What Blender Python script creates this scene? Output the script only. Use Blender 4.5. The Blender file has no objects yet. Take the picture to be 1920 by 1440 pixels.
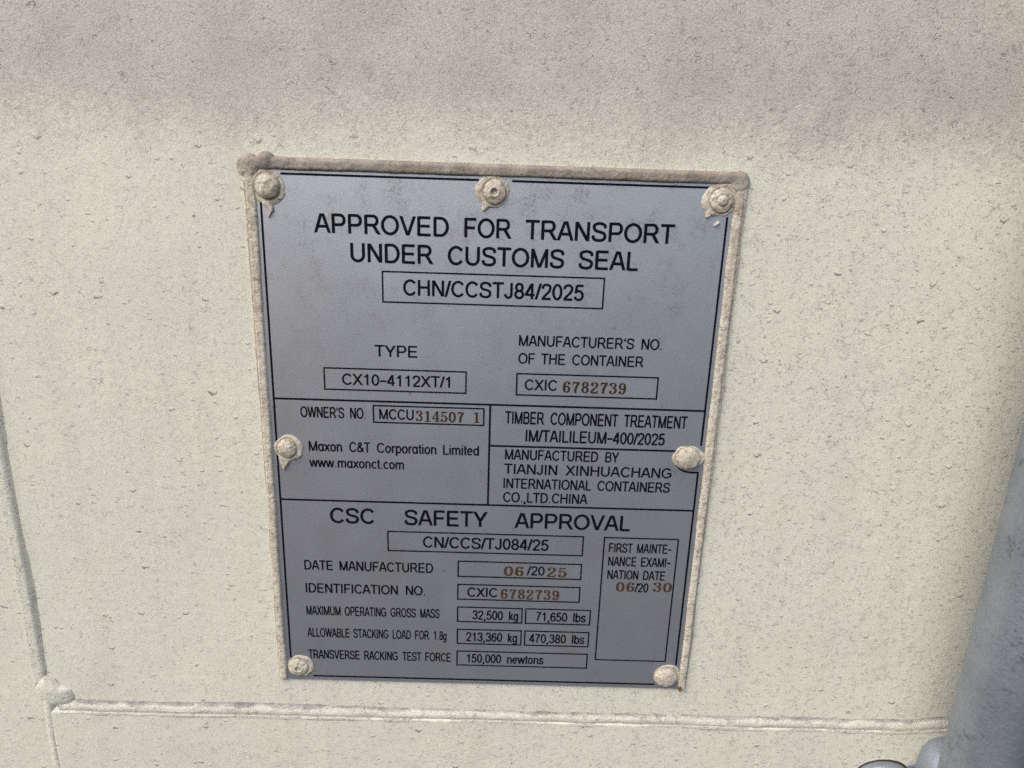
import bpy, bmesh, math, random
import numpy as np
from mathutils import Matrix, Vector

random.seed(7)
MM = 0.001
SC = bpy.context.scene
COL = SC.collection

# ------------------------------------------------------------------ camera
# plate frame: X right, Z up, the printed face of the plate lies in y = 0, the camera is on the -Y side
RX, RY, RZ = -0.29528, -0.00184, 0.03200
Rm = (Matrix.Rotation(RZ, 3, 'Z') @ Matrix.Rotation(RY, 3, 'Y') @ Matrix.Rotation(RX, 3, 'X'))
Mm = Matrix(((1, 0, 0), (0, 0, -1), (0, 1, 0)))
cam_d = bpy.data.cameras.new('camera')
cam = bpy.data.objects.new('camera', cam_d)
COL.objects.link(cam)
W3 = (Mm @ Rm).to_4x4()
W3.translation = Vector((0.00611, -0.32207, 0.00804))
cam.matrix_world = W3
cam_d.sensor_fit = 'HORIZONTAL'
cam_d.sensor_width = 36.0
cam_d.lens = 1373.0 / 1920.0 * 36.0
cam_d.clip_start = 0.01
cam_d.clip_end = 200.0
cam_d.dof.use_dof = True
cam_d.dof.focus_distance = 0.325
cam_d.dof.aperture_fstop = 26.0
SC.camera = cam

# ------------------------------------------------------------------ light: overcast day, brighter from upper left
EL, AZ = math.radians(50), math.radians(226)          # azimuth clockwise from +Y
world = bpy.data.worlds.new('World')
SC.world = world
world.use_nodes = True
wn, wl = world.node_tree.nodes, world.node_tree.links
wn.clear()
wo = wn.new('ShaderNodeOutputWorld')
bg = wn.new('ShaderNodeBackground')
sky = wn.new('ShaderNodeTexSky')
sky.sky_type = 'NISHITA'
sky.sun_disc = False
sky.sun_elevation = EL
sky.sun_rotation = AZ
sky.air_density = 1.0
sky.dust_density = 4.0
sky.ozone_density = 1.0
bg.inputs['Strength'].default_value = 0.15
wl.new(sky.outputs[0], bg.inputs['Color'])
wl.new(bg.outputs[0], wo.inputs['Surface'])

sun_d = bpy.data.lights.new('sun', 'SUN')
sun_d.energy = 0.9
sun_d.angle = math.radians(75)
sun_d.color = (1.0, 0.97, 0.92)
sun = bpy.data.objects.new('sun', sun_d)
COL.objects.link(sun)
sdir = Vector((math.sin(AZ) * math.cos(EL), math.cos(AZ) * math.cos(EL), math.sin(EL)))
sun.rotation_euler = sdir.to_track_quat('Z', 'Y').to_euler()

SC.view_settings.view_transform = 'Standard'
SC.view_settings.look = 'None'
SC.view_settings.gamma = 1.0
SC.view_settings.use_curve_mapping = False
SC.view_settings.exposure = 0.78
SC.render.engine = 'CYCLES'
SC.cycles.use_denoising = False

# ------------------------------------------------------------------ node helpers
class NT:
    def __init__(self, name):
        self.m = bpy.data.materials.new(name)
        self.m.use_nodes = True
        self.t = self.m.node_tree
        self.n, self.l = self.t.nodes, self.t.links
        self.n.clear()
        self.out = self.n.new('ShaderNodeOutputMaterial')
        self.bs = self.n.new('ShaderNodeBsdfPrincipled')
        self.l.new(self.bs.outputs[0], self.out.inputs['Surface'])
        tc = self.n.new('ShaderNodeNewGeometry')
        self.pos = self.vmath('SCALE', tc.outputs['Position'], s=1000.0)   # millimetres

    def put(self, sock, v):
        if hasattr(v, 'node'):
            self.l.new(v, sock)
        elif isinstance(v, (tuple, list)) and len(v) == 3 and sock.type == 'RGBA':
            sock.default_value = (*v, 1)
        else:
            sock.default_value = v

    def vmath(self, op, a, b=None, s=None):
        n = self.n.new('ShaderNodeVectorMath'); n.operation = op
        self.put(n.inputs[0], a)
        if b is not None: self.put(n.inputs[1], b)
        if s is not None: self.put(n.inputs['Scale'], s)
        return n.outputs['Value'] if op in ('LENGTH', 'DISTANCE', 'DOT_PRODUCT') else n.outputs[0]

    def math(self, op, a, b=0.0, c=None, clamp=False):
        n = self.n.new('ShaderNodeMath'); n.operation = op; n.use_clamp = clamp
        self.put(n.inputs[0], a); self.put(n.inputs[1], b)
        if c is not None: self.put(n.inputs[2], c)
        return n.outputs[0]

    def noise(self, scale, detail=2.0, rough=0.5, v=None, dist=0.0, stretch=None, off=None):
        v = v or self.pos
        if off: v = self.vmath('ADD', v, off)
        if stretch: v = self.vmath('MULTIPLY', v, stretch)
        n = self.n.new('ShaderNodeTexNoise')
        self.put(n.inputs['Vector'], v)
        n.inputs['Scale'].default_value = scale
        n.inputs['Detail'].default_value = detail
        n.inputs['Roughness'].default_value = rough
        n.inputs['Distortion'].default_value = dist
        return n.outputs['Fac']

    def ramp(self, v, a, b, lo=0.0, hi=1.0, smooth=True):
        n = self.n.new('ShaderNodeMapRange')
        n.interpolation_type = 'SMOOTHSTEP' if smooth else 'LINEAR'
        self.put(n.inputs[0], v)
        n.inputs[1].default_value = a; n.inputs[2].default_value = b
        n.inputs[3].default_value = lo; n.inputs[4].default_value = hi
        return n.outputs[0]

    def mix(self, f, a, b, mode='MIX'):
        n = self.n.new('ShaderNodeMix'); n.data_type = 'RGBA'; n.blend_type = mode
        self.put(n.inputs[0], f); self.put(n.inputs[6], a); self.put(n.inputs[7], b)
        return n.outputs[2]

    def sep(self, v=None):
        n = self.n.new('ShaderNodeSeparateXYZ'); self.put(n.inputs[0], v or self.pos)
        return n.outputs

    def bump(self, h, strength, dist, normal=None):
        n = self.n.new('ShaderNodeBump')
        n.inputs['Strength'].default_value = strength
        n.inputs['Distance'].default_value = dist
        self.put(n.inputs['Height'], h)
        if normal: self.l.new(normal, n.inputs['Normal'])
        return n.outputs[0]

    def voro(self, scale, v=None, rand=1.0):
        n = self.n.new('ShaderNodeTexVoronoi'); n.feature = 'F1'
        self.put(n.inputs['Vector'], v or self.pos)
        n.inputs['Scale'].default_value = scale
        n.inputs['Randomness'].default_value = rand
        return n

    def set(self, **kw):
        for k, v in kw.items():
            self.put(self.bs.inputs[k.replace('_', ' ')], v)
        return self.m

    # short curved cracks: pieces of the zero line of one noise, cut by a second one
    def cracks(self, scale, width, cut, stretch, off):
        a = self.noise(scale, 2.0, 0.55, stretch=stretch, off=off)
        b = self.noise(scale * 0.8, 1.0, 0.5, off=(off[0] + 31, off[1], off[2] + 17))
        line = self.ramp(self.math('ABSOLUTE', self.math('SUBTRACT', a, 0.5)), width * 0.4, width, 1.0, 0.0)
        return self.math('MULTIPLY', line, self.ramp(b, cut, cut + 0.06))

    # little sagging drips: a disc per voronoi cell, its lower rim a smile-shaped lip
    def drips(self, cell, radius, keep, seed):
        n = self.n.new('ShaderNodeTexVoronoi'); n.feature = 'F1'; n.voronoi_dimensions = '2D'
        x, y, z = self.sep()
        c = self.n.new('ShaderNodeCombineXYZ')
        self.put(c.inputs[0], self.math('ADD', x, seed)); self.put(c.inputs[1], z)
        wob = self.n.new('ShaderNodeTexNoise'); self.put(wob.inputs['Vector'], c.outputs[0])
        wob.inputs['Scale'].default_value = 0.5
        off = self.vmath('SCALE', self.vmath('SUBTRACT', wob.outputs['Color'], (0.5, 0.5, 0.5)), s=radius * 1.3)
        v = self.vmath('ADD', c.outputs[0], off)
        self.put(n.inputs['Vector'], v)
        n.inputs['Scale'].default_value = 1.0 / cell
        n.inputs['Randomness'].default_value = 0.75
        d = self.vmath('SUBTRACT', v, self.vmath('SCALE', n.outputs['Position'], s=1.0))
        dx, dz, _ = self.sep(d)
        r, g, b = self.sep(n.outputs['Color'])
        rad = self.math('MULTIPLY', self.ramp(g, 0.0, 1.0, 0.35, 1.0, False), radius)
        on = self.math('GREATER_THAN', r, 1.0 - keep)
        def disc(oz, k):
            dd = self.math('SQRT', self.math('ADD', self.math('POWER', dx, 2.0),
                           self.math('POWER', self.math('MULTIPLY', self.math('ADD', dz, self.math('MULTIPLY', rad, oz)), k), 2.0)))
            q = self.math('DIVIDE', dd, rad)
            return self.ramp(q, 0.80, 1.05, 1.0, 0.0)
        full = disc(0.0, 1.3)
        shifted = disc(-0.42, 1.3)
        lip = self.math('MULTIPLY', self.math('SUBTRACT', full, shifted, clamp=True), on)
        return self.math('MULTIPLY', full, on), lip

# ------------------------------------------------------------------ materials
def m_wall():
    t = NT('cream_paint')
    x, y, z = t.sep()
    cream = (0.638, 0.630, 0.522)
    big = t.noise(0.014, 3, 0.55)
    c = t.mix(t.ramp(big, 0.35, 0.65), (0.612, 0.610, 0.512), cream)
    pink = t.noise(0.022, 3, 0.5, off=(400, 0, 90))
    c = t.mix(t.ramp(pink, 0.48, 0.66, 0, 0.45), c, (0.640, 0.608, 0.510))
    # vertical run-off streaks
    run = t.noise(0.06, 3, 0.6, stretch=(1, 1, 0.08), off=(70, 0, 0))
    c = t.mix(t.ramp(run, 0.50, 0.68, 0, 0.40), c, (0.545, 0.540, 0.445))
    # grey weathered field along the upper edge
    edge = t.math('ADD', z, t.math('ADD', t.math('MULTIPLY', t.math('SUBTRACT', t.noise(0.025, 4, 0.6), 0.5), 30.0), t.math('MULTIPLY', t.math('SUBTRACT', t.noise(0.45, 4, 0.7, off=(3, 0, 60)), 0.5), 46.0)))
    edge = t.math('SUBTRACT', edge, t.math('MULTIPLY', x, -0.012))
    weather = t.ramp(edge, 3.0, 40.0)
    patch = t.noise(0.03, 4, 0.62, off=(11, 5, 77))
    gcol = t.mix(t.ramp(patch, 0.40, 0.64), (0.490, 0.474, 0.412), (0.415, 0.396, 0.350))
    c = t.mix(t.math('MULTIPLY', weather, 0.85), c, gcol)
    # grime held above the plate's foot and by the horizontal weld
    # fine mottling of the sprayed paint
    fine = t.noise(1.5, 4, 0.8)
    c = t.mix(t.ramp(fine, 0.34, 0.56, 0.42, 0.0), c, (0.30, 0.275, 0.23))
    c = t.mix(t.ramp(t.noise(0.8, 4, 0.75, off=(31, 0, 8)), 0.30, 0.50, 0.30, 0.0), c, (0.33, 0.30, 0.25))
    c = t.mix(t.math('MULTIPLY', weather, t.ramp(t.noise(1.1, 4, 0.8, off=(91, 0, 8)), 0.36, 0.52, 0.45, 0.0)), c, (0.24, 0.22, 0.19))
    # cracks, drips, specks
    reg = t.noise(0.02, 2, 0.5, off=(5, 0, 300))
    right = t.ramp(x, -160.0, 200.0, 0.0, 1.0)
    ck1 = t.cracks(0.55, 0.022, 0.53, (0.8, 1, 1.35), (3, 0, 9))
    ck2 = t.cracks(0.30, 0.013, 0.60, (0.7, 1, 1.5), (120, 0, 40))
    ck3 = t.cracks(0.16, 0.010, 0.585, (0.75, 1, 1.3), (220, 0, 10))
    ck3 = t.math('MULTIPLY', ck3, t.ramp(z, 0.0, 60.0, 0.25, 1.0))
    ck1 = t.math('MULTIPLY', ck1, t.math('ADD', 0.50, t.math('MULTIPLY', right, 0.50)))
    d1, l1 = t.drips(9.0, 1.25, 0.34, 17.0)
    d2, l2 = t.drips(23.0, 2.1, 0.42, 140.0)
    low = t.ramp(z, 32.0, 2.0, 0.10, 1.0)
    l1 = t.math('MULTIPLY', l1, low); d1 = t.math('MULTIPLY', d1, low)
    l2 = t.math('MULTIPLY', l2, low); d2 = t.math('MULTIPLY', d2, low)
    dark = t.math('MAXIMUM', t.math('MULTIPLY', ck1, 0.62), t.math('MULTIPLY', ck2, 0.68))
    dark = t.math('MAXIMUM', dark, t.math('MULTIPLY', ck3, 0.70))
    dark = t.math('MAXIMUM', dark, t.math('MULTIPLY', l1, 0.62))  # drip lips: shadow below each drip painted as a dark crescent, slightly dirty
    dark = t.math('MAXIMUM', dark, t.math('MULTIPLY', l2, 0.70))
    sp = t.voro(0.11)
    spr, spg, spb = t.sep(sp.outputs['Color'])
    spk = t.math('MULTIPLY', t.math('GREATER_THAN', spr, 0.72), t.ramp(t.math('DIVIDE', sp.outputs['Distance'], t.ramp(spg, 0, 1, 0.02, 0.065, False)), 0.7, 1.0, 1.0, 0.0))
    dark = t.math('MAXIMUM', dark, t.math('MULTIPLY', spk, 0.85))
    c = t.mix(dark, c, (0.085, 0.070, 0.055))
    # relief
    g = t.noise(1.2, 5, 0.78, off=(50, 0, 0))
    rough_amt = t.math('ADD', 0.50, t.math('MULTIPLY', weather, 1.05))
    h = t.math('MULTIPLY', g, rough_amt)
    h = t.math('ADD', h, t.math('MULTIPLY', t.noise(0.16, 3, 0.55), 0.6))
    h = t.math('SUBTRACT', h, t.math('MULTIPLY', ck1, 0.22))
    h = t.math('SUBTRACT', h, t.math('MULTIPLY', ck2, 0.35))
    h = t.math('SUBTRACT', h, t.math('MULTIPLY', ck3, 0.45))
    h = t.math('ADD', h, t.math('MULTIPLY', d1, 0.24))
    h = t.math('ADD', h, t.math('MULTIPLY', d2, 0.28))
    nb = t.bump(h, 0.42, 0.001)
    return t.set(Base_Color=c, Roughness=0.62, Normal=nb, Specular_IOR_Level=0.35)

def m_seal(name, base, tan, grime, grime_and_rim_shade):
    t = NT(name)
    x, y, z = t.sep()
    n1 = t.noise(0.10, 4, 0.6)
    c = t.mix(t.ramp(n1, 0.36, 0.64), base, tan)
    n2 = t.noise(1.1, 3, 0.65, off=(9, 3, 1))
    c = t.mix(t.ramp(n2, 0.52, 0.68, 0.0, 0.75), c, grime)
    c = t.mix(t.ramp(t.noise(0.35, 4, 0.7, off=(71, 0, 5)), 0.52, 0.66, 0.0, 0.5), c, grime)
    if grime_and_rim_shade:   # dust and rain grime lying along the top bead and its corners
        top = t.ramp(t.math('ADD', z, t.math('MULTIPLY', t.math('SUBTRACT', t.noise(0.22, 3, 0.6), 0.5), 5.0)), -0.5, 4.0)
        c = t.mix(t.math('MULTIPLY', top, 0.92), c, t.mix(t.ramp(t.noise(0.12, 4, 0.65, off=(60, 0, 4)), 0.35, 0.65), (0.165, 0.145, 0.128), (0.275, 0.245, 0.208)))
        side = t.ramp(z, -90.0, 4.0, 0.0, 0.55)
        c = t.mix(t.math('MULTIPLY', side, t.ramp(t.noise(0.25, 4, 0.7, off=(2, 0, 80)), 0.45, 0.62)), c, (0.26, 0.205, 0.15))
    if grime_and_rim_shade:
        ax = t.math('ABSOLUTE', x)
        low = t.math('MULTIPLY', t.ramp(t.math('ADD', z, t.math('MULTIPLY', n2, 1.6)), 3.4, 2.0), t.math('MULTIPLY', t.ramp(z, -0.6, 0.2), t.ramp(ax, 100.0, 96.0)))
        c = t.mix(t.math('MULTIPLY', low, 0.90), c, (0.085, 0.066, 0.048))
        rim = t.ramp(t.math('ABSOLUTE', t.math('SUBTRACT', ax, t.math('ADD', 105.9, t.math('MULTIPLY', t.noise(0.06, 2, 0.5), 0.7)))), 0.12, 0.42, 0.6, 0.0)  # shadow line of the outer groove, painted on as a thin brown stripe
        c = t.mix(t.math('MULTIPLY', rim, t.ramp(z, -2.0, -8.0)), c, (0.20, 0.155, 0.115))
    ck = t.cracks(0.5, 0.03, 0.54, (1, 1, 1), (14, 2, 4))
    c = t.mix(t.math('MULTIPLY', ck, 0.7), c, (0.13, 0.10, 0.075))
    h = t.math('ADD', t.math('MULTIPLY', t.noise(0.9, 4, 0.65), 1.0), t.math('MULTIPLY', t.noise(0.25, 3, 0.6, off=(8, 8, 8)), 1.4))
    h = t.math('SUBTRACT', h, t.math('MULTIPLY', ck, 0.4))
    return t.set(Base_Color=c, Roughness=0.6, Normal=t.bump(h, 0.45 if grime_and_rim_shade else 0.28, 0.001), Specular_IOR_Level=0.3)

def m_weld():
    t = NT('painted_weld')
    x, y, z = t.sep()
    c = t.mix(t.ramp(t.noise(0.05, 3, 0.55), 0.35, 0.65), (0.525, 0.522, 0.445), (0.560, 0.552, 0.470))
    c = t.mix(t.ramp(x, -210.0, -216.0), c, (0.615, 0.610, 0.515))
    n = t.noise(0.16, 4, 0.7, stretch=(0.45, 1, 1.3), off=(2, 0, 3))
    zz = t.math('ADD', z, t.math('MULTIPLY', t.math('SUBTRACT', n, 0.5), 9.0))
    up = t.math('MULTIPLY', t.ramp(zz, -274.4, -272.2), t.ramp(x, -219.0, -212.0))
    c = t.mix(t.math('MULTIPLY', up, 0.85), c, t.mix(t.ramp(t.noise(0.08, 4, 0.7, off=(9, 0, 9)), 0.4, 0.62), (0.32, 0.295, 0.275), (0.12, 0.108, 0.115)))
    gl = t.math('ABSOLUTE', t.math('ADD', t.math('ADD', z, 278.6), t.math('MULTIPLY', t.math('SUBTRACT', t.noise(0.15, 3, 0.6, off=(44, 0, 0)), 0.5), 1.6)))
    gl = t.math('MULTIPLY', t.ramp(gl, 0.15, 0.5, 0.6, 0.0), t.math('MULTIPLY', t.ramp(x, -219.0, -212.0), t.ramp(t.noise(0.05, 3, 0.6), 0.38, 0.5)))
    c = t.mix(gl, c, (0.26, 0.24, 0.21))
    mid = t.math('MULTIPLY', t.ramp(t.math('ABSOLUTE', t.math('ADD', z, 274.9)), 0.9, 1.9, 1.0, 0.0), t.ramp(t.noise(0.07, 3, 0.6, off=(19, 0, 0)), 0.50, 0.56))
    c = t.mix(t.math('MULTIPLY', mid, t.ramp(x, -214.0, -205.0, 0.0, 0.35)), c, (0.66, 0.655, 0.575))
    cor_shade_dirt = t.math('MULTIPLY', t.math('MULTIPLY', t.ramp(t.math('ADD', x, t.math('MULTIPLY', t.noise(0.2, 3, 0.6), 2.0)), -229.3, -227.6), t.ramp(x, -218.0, -222.0)), t.ramp(z, -264.0, -258.0))  # seam's right side: warm shade painted into the colour, with some dirt
    c = t.mix(t.math('MULTIPLY', cor_shade_dirt, 0.45), c, (0.30, 0.265, 0.19))
    n3 = t.noise(0.30, 3, 0.7, stretch=(0.6, 1, 1), off=(52, 0, 3))
    c = t.mix(t.ramp(n3, 0.55, 0.68, 0.0, 0.5), c, (0.36, 0.32, 0.27))
    ck = t.cracks(0.35, 0.03, 0.53, (1, 1, 1), (33, 2, 4))
    c = t.mix(t.math('MULTIPLY', ck, 0.6), c, (0.15, 0.12, 0.1))
    fine = t.noise(0.9, 3, 0.6)
    c = t.mix(t.ramp(fine, 0.30, 0.72, 0.25, 0.0), c, (0.30, 0.27, 0.22))
    h = t.math('ADD', t.math('MULTIPLY', t.noise(1.2, 4, 0.7), 0.8), t.math('MULTIPLY', t.noise(0.3, 3, 0.6), 0.5))
    return t.set(Base_Color=c, Roughness=0.58, Normal=t.bump(h, 0.6, 0.001), Specular_IOR_Level=0.35)

def m_plate():
    t = NT('satin_steel')
    x, y, z = t.sep()
    n = t.noise(0.02, 3, 0.5)
    c = t.mix(t.ramp(n, 0.35, 0.65), (0.496, 0.524, 0.578), (0.520, 0.548, 0.602))
    grain = t.noise(1.6, 2, 0.6)
    c = t.mix(t.ramp(grain, 0.3, 0.7, 0.22, 0.0), c, (0.24, 0.235, 0.23))
    # dusty smudges, densest by the top edge
    sm = t.math('MULTIPLY', t.ramp(t.noise(0.075, 5, 0.7, off=(7, 0, 12)), 0.49, 0.62), t.ramp(z, -95.0, -5.0, 0.06, 0.55))
    sm = t.math('MULTIPLY', sm, t.ramp(t.noise(0.8, 3, 0.7), 0.42, 0.62))
    c = t.mix(sm, c, (0.21, 0.195, 0.175))
    hz = t.ramp(t.noise(0.03, 3, 0.6, off=(70, 0, 32)), 0.50, 0.72, 0.0, 0.14)
    c = t.mix(hz, c, (0.42, 0.405, 0.385))
    sp = t.voro(0.22)
    r, g, b = t.sep(sp.outputs['Color'])
    spk = t.math('MULTIPLY', t.math('GREATER_THAN', r, 0.62), t.ramp(t.math('DIVIDE', sp.outputs['Distance'], t.ramp(g, 0, 1, 0.02, 0.085, False)), 0.6, 1.0, 1.0, 0.0))
    c = t.mix(t.math('MULTIPLY', spk, 0.6), c, (0.12, 0.115, 0.11))
    ck = t.cracks(0.12, 0.006, 0.60, (1, 1, 1), (62, 0, 71))
    c = t.mix(t.math('MULTIPLY', ck, 0.45), c, (0.16, 0.15, 0.14))
    h = t.noise(2.2, 3, 0.65)
    rg = t.ramp(t.noise(0.05, 4, 0.6, off=(1, 0, 44)), 0.3, 0.7, 0.37, 0.40)
    return t.set(Base_Color=c, Metallic=0.75, Roughness=rg, Normal=t.bump(h, 0.10, 0.001))

def m_ink(name, col):
    t = NT(name)
    n = t.noise(0.9, 3, 0.65)
    c = t.mix(t.ramp(n, 0.35, 0.75), col, tuple(v * 1.6 + 0.001 for v in col))
    return t.set(Base_Color=c, Roughness=0.6, Specular_IOR_Level=0.06)

def m_zinc(name='galvanised_zinc', metal=0.7, rough=0.45):
    t = NT(name)
    x, y, z = t.sep()
    c = t.mix(t.ramp(t.noise(0.035, 4, 0.6), 0.35, 0.65), (0.255, 0.290, 0.332), (0.318, 0.354, 0.400))
    c = t.mix(t.ramp(t.noise(0.55, 3, 0.65, stretch=(1, 1, 0.7)), 0.40, 0.66, 0.0, 0.40), c, (0.36, 0.40, 0.45))
    blot = t.math('MULTIPLY', t.ramp(t.noise(0.06, 4, 0.65, off=(5, 2, 90)), 0.55, 0.66), t.ramp(t.noise(0.5, 3, 0.7), 0.42, 0.60))
    c = t.mix(t.math('MULTIPLY', blot, 0.6), c, (0.10, 0.11, 0.125))
    sp = t.voro(0.16)
    r, g, b = t.sep(sp.outputs['Color'])
    spk = t.math('MULTIPLY', t.math('GREATER_THAN', r, 0.7), t.ramp(t.math('DIVIDE', sp.outputs['Distance'], t.ramp(g, 0, 1, 0.03, 0.13, False)), 0.6, 1.0, 1.0, 0.0))
    c = t.mix(t.math('MULTIPLY', spk, 0.6), c, (0.10, 0.10, 0.10))
    h = t.math('ADD', t.noise(0.45, 3, 0.6), t.math('MULTIPLY', t.noise(0.09, 3, 0.6), 1.2))
    return t.set(Base_Color=c, Metallic=metal, Roughness=rough, Normal=t.bump(h, 0.22, 0.001))

def m_plain(name, col, rough=0.6):
    t = NT(name)
    n = t.noise(0.4, 3, 0.6)
    return t.set(Base_Color=t.mix(n, col, tuple(v * 1.5 for v in col)), Roughness=rough)

WALL = m_wall()
SEAL = m_seal('dirty_sealant', (0.545, 0.508, 0.410), (0.475, 0.425, 0.335), (0.20, 0.165, 0.13), True)
CAP = m_seal('painted_rivet', (0.512, 0.474, 0.386), (0.410, 0.368, 0.290), (0.150, 0.120, 0.085), False)
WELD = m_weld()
STEEL = m_plate()
INK = m_ink('dark_ink', (0.0030, 0.0036, 0.0065))
BROWN = m_ink('brown_stamp', (0.034, 0.019, 0.010))
BROWN2 = m_ink('pale_brown_stamp', (0.048, 0.028, 0.013))
ZINC = m_zinc()
DULL = m_zinc('dull_zinc', 0.6, 0.65)
DARK = m_plain('dark_recess', (0.006, 0.006, 0.007), 0.8)
RUST = m_plain('rust', (0.115, 0.062, 0.022), 0.8)

# ------------------------------------------------------------------ object helpers
def link(name, me, mat, parent=None):
    o = bpy.data.objects.new(name, me)
    COL.objects.link(o)
    if mat: me.materials.append(mat)
    if parent: o.parent = parent
    return o

def thing(name, label, cat, loc=(0, 0, 0)):
    o = bpy.data.objects.new(name, None)
    o.empty_display_size = 0.02
    o.location = loc
    COL.objects.link(o)
    o['label'] = label; o['category'] = cat
    return o

def keep(o, parent):                      # parent without moving
    o.parent = parent
    o.matrix_parent_inverse = Matrix.Translation(parent.location).inverted()
    return o

def vnoise(x, z, cell, seed):
    """smooth value noise, -1..1"""
    u, v = x / cell, z / cell
    i, j = np.floor(u).astype(np.int64), np.floor(v).astype(np.int64)
    f, g = u - i, v - j
    f, g = f * f * f * (f * (6 * f - 15) + 10), g * g * g * (g * (6 * g - 15) + 10)
    def hsh(a, b):
        k = (a * 374761393 + b * 668265263 + seed * 974634777) & 0x7fffffff
        k = ((k ^ (k >> 13)) * 1274126177) & 0x7fffffff
        k = k ^ (k >> 16)
        return (k & 0xffff) / 32767.5 - 1.0
    return ((hsh(i, j) * (1 - f) + hsh(i + 1, j) * f) * (1 - g) + (hsh(i, j + 1) * (1 - f) + hsh(i + 1, j + 1) * f) * g)

def sstep(a, b, x):
    t = np.clip((x - a) / (b - a), 0, 1)
    return t * t * (3 - 2 * t)

def heightfield(name, xs, zs, fn, base, mat, parent=None, cut=True, shift=None):
    """xs, zs in mm; fn -> mm towards the viewer (-Y) from `base` (mm); cells with no height are left out"""
    X, Z = np.meshgrid(xs, zs)
    H = fn(X, Z)
    nz, nx = X.shape
    co = np.stack([X, base - H - (shift(X) if shift else 0), Z], -1).reshape(-1, 3) * MM
    a = (np.arange(nz - 1)[:, None] * nx + np.arange(nx - 1)[None, :])
    quads = np.stack([a, a + 1, a + nx + 1, a + nx], -1).reshape(-1, 4)
    if cut:
        hf = H.reshape(-1)
        quads = quads[(hf[quads] > 0).any(1)]
        used = np.unique(quads)
        rm = np.full(len(co), -1); rm[used] = np.arange(len(used))
        co = co[used]; quads = rm[quads]
    me = bpy.data.meshes.new(name)
    me.vertices.add(len(co)); me.vertices.foreach_set('co', co.astype(np.float32).ravel())
    me.loops.add(quads.size); me.loops.foreach_set('vertex_index', quads.astype(np.int32).ravel())
    me.polygons.add(len(quads))
    me.polygons.foreach_set('loop_start', np.arange(0, quads.size, 4, dtype=np.int32))
    me.update(calc_edges=True)
    me.validate()
    me.polygons.foreach_set('use_smooth', np.ones(len(me.polygons), dtype=bool))
    o = link(name, me, mat)
    if parent: keep(o, parent)
    return o

def from_bm(name, bm, mat, parent=None, smooth=False):
    me = bpy.data.meshes.new(name)
    bmesh.ops.recalc_face_normals(bm, faces=bm.faces)
    bm.to_mesh(me); bm.free()
    if smooth: me.polygons.foreach_set('use_smooth', np.ones(len(me.polygons), dtype=bool))
    o = link(name, me, mat)
    if parent: keep(o, parent)
    return o

def add_box(bm, x0, x1, y0, y1, z0, z1, bevel=0.0, seg=2):
    r = bmesh.ops.create_cube(bm, size=1.0)
    vs = r['verts']
    for v in vs:
        v.co = Vector(((x0 + x1) / 2 + v.co.x * (x1 - x0), (y0 + y1) / 2 + v.co.y * (y1 - y0), (z0 + z1) / 2 + v.co.z * (z1 - z0))) * MM
    if bevel:
        es = list({e for v in vs for e in v.link_edges})
        bmesh.ops.bevel(bm, geom=es, offset=bevel * MM, segments=seg, affect='EDGES', profile=0.5)

def add_lathe(bm, prof, cx, cy, seg=64):
    """prof: (radius, z) mm around a vertical axis"""
    rings = []
    for r, z in prof:
        rings.append([bm.verts.new(Vector((cx + r * math.cos(2 * math.pi * k / seg), cy + r * math.sin(2 * math.pi * k / seg), z)) * MM) for k in range(seg)])
    for a, b in zip(rings, rings[1:]):
        for k in range(seg):
            bm.faces.new((a[k], a[(k + 1) % seg], b[(k + 1) % seg], b[k]))
    bm.faces.new(rings[0]); bm.faces.new(rings[-1])

# ------------------------------------------------------------------ container door panel
WALLY = 1.0     # the painted sheet lies a millimetre behind the plate's face
door = thing('container_door', 'cream painted steel container door sheet with rough sprayed paint and weld seams', 'container door', (0, WALLY * MM, -0.32))

def grid_axis(a, b, step, A, B):
    return np.concatenate([np.linspace(A, a, 14)[:-1], np.arange(a, b, step), np.linspace(b, B, 14)])
def fold(X):            # the sheet bends back behind the locking bar
    u = X - 226.0
    return -0.13 * 6.0 * np.log1p(np.exp(np.clip(u / 6.0, -30, 30))) + 0.13 * 6.0 * np.log1p(np.exp(np.clip((u - 46.0) / 6.0, -30, 30)))
def wall_h(X, Z):
    h = 0.55 * vnoise(X, Z, 95.0, 3) + 0.25 * vnoise(X, Z, 41.0, 5) + 0.06 * vnoise(X, Z, 9.0, 8)
    near = sstep(40, 0, np.maximum(np.abs(X) - 106, np.maximum(Z - 5, -256 - Z)))     # drawn flat behind the plate
    step = 1.9 * sstep(-275.8, -279.2, Z) * sstep(-231.0, -228.0, X)      # the foot rail stands proud of the sheet
    step = np.maximum(step, 1.0 * sstep(-229.8, -232.2, X))               # and so does the sheet beyond the left seam
    return h * (1 - 0.92 * near) - 0.05 + fold(X) + step
heightfield('door_sheet', np.unique(np.round(np.concatenate([grid_axis(-300, 345, 1.5, -800, 800), np.arange(-234, -227, 0.5)]) * 2) / 2), np.unique(np.round(np.concatenate([grid_axis(-370, 120, 1.5, -900, 700), np.arange(-281, -273, 0.5)]) * 2) / 2), wall_h, WALLY, WALL, door, cut=False)

def seam_upper(X, Z):
    cx = -231.2 + 0.5 * vnoise(X * 0, Z, 30.0, 4)
    w = 4.6 + 0.35 * vnoise(X * 0, Z, 12.0, 6)
    d = np.abs(X - cx) / w
    u = (X - cx) / w
    h = 1.7 * sstep(-1.0, -0.75, u) * sstep(1.0, 0.05, u) + 0.05 * vnoise(X, Z, 3.5, 9)
    return np.where(d < 1.0, h, -1.0) - 0.15
heightfield('weld_seam', np.arange(-238, -224, 0.4), np.arange(-268, 160, 0.8), seam_upper, WALLY, WELD, door)

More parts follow.
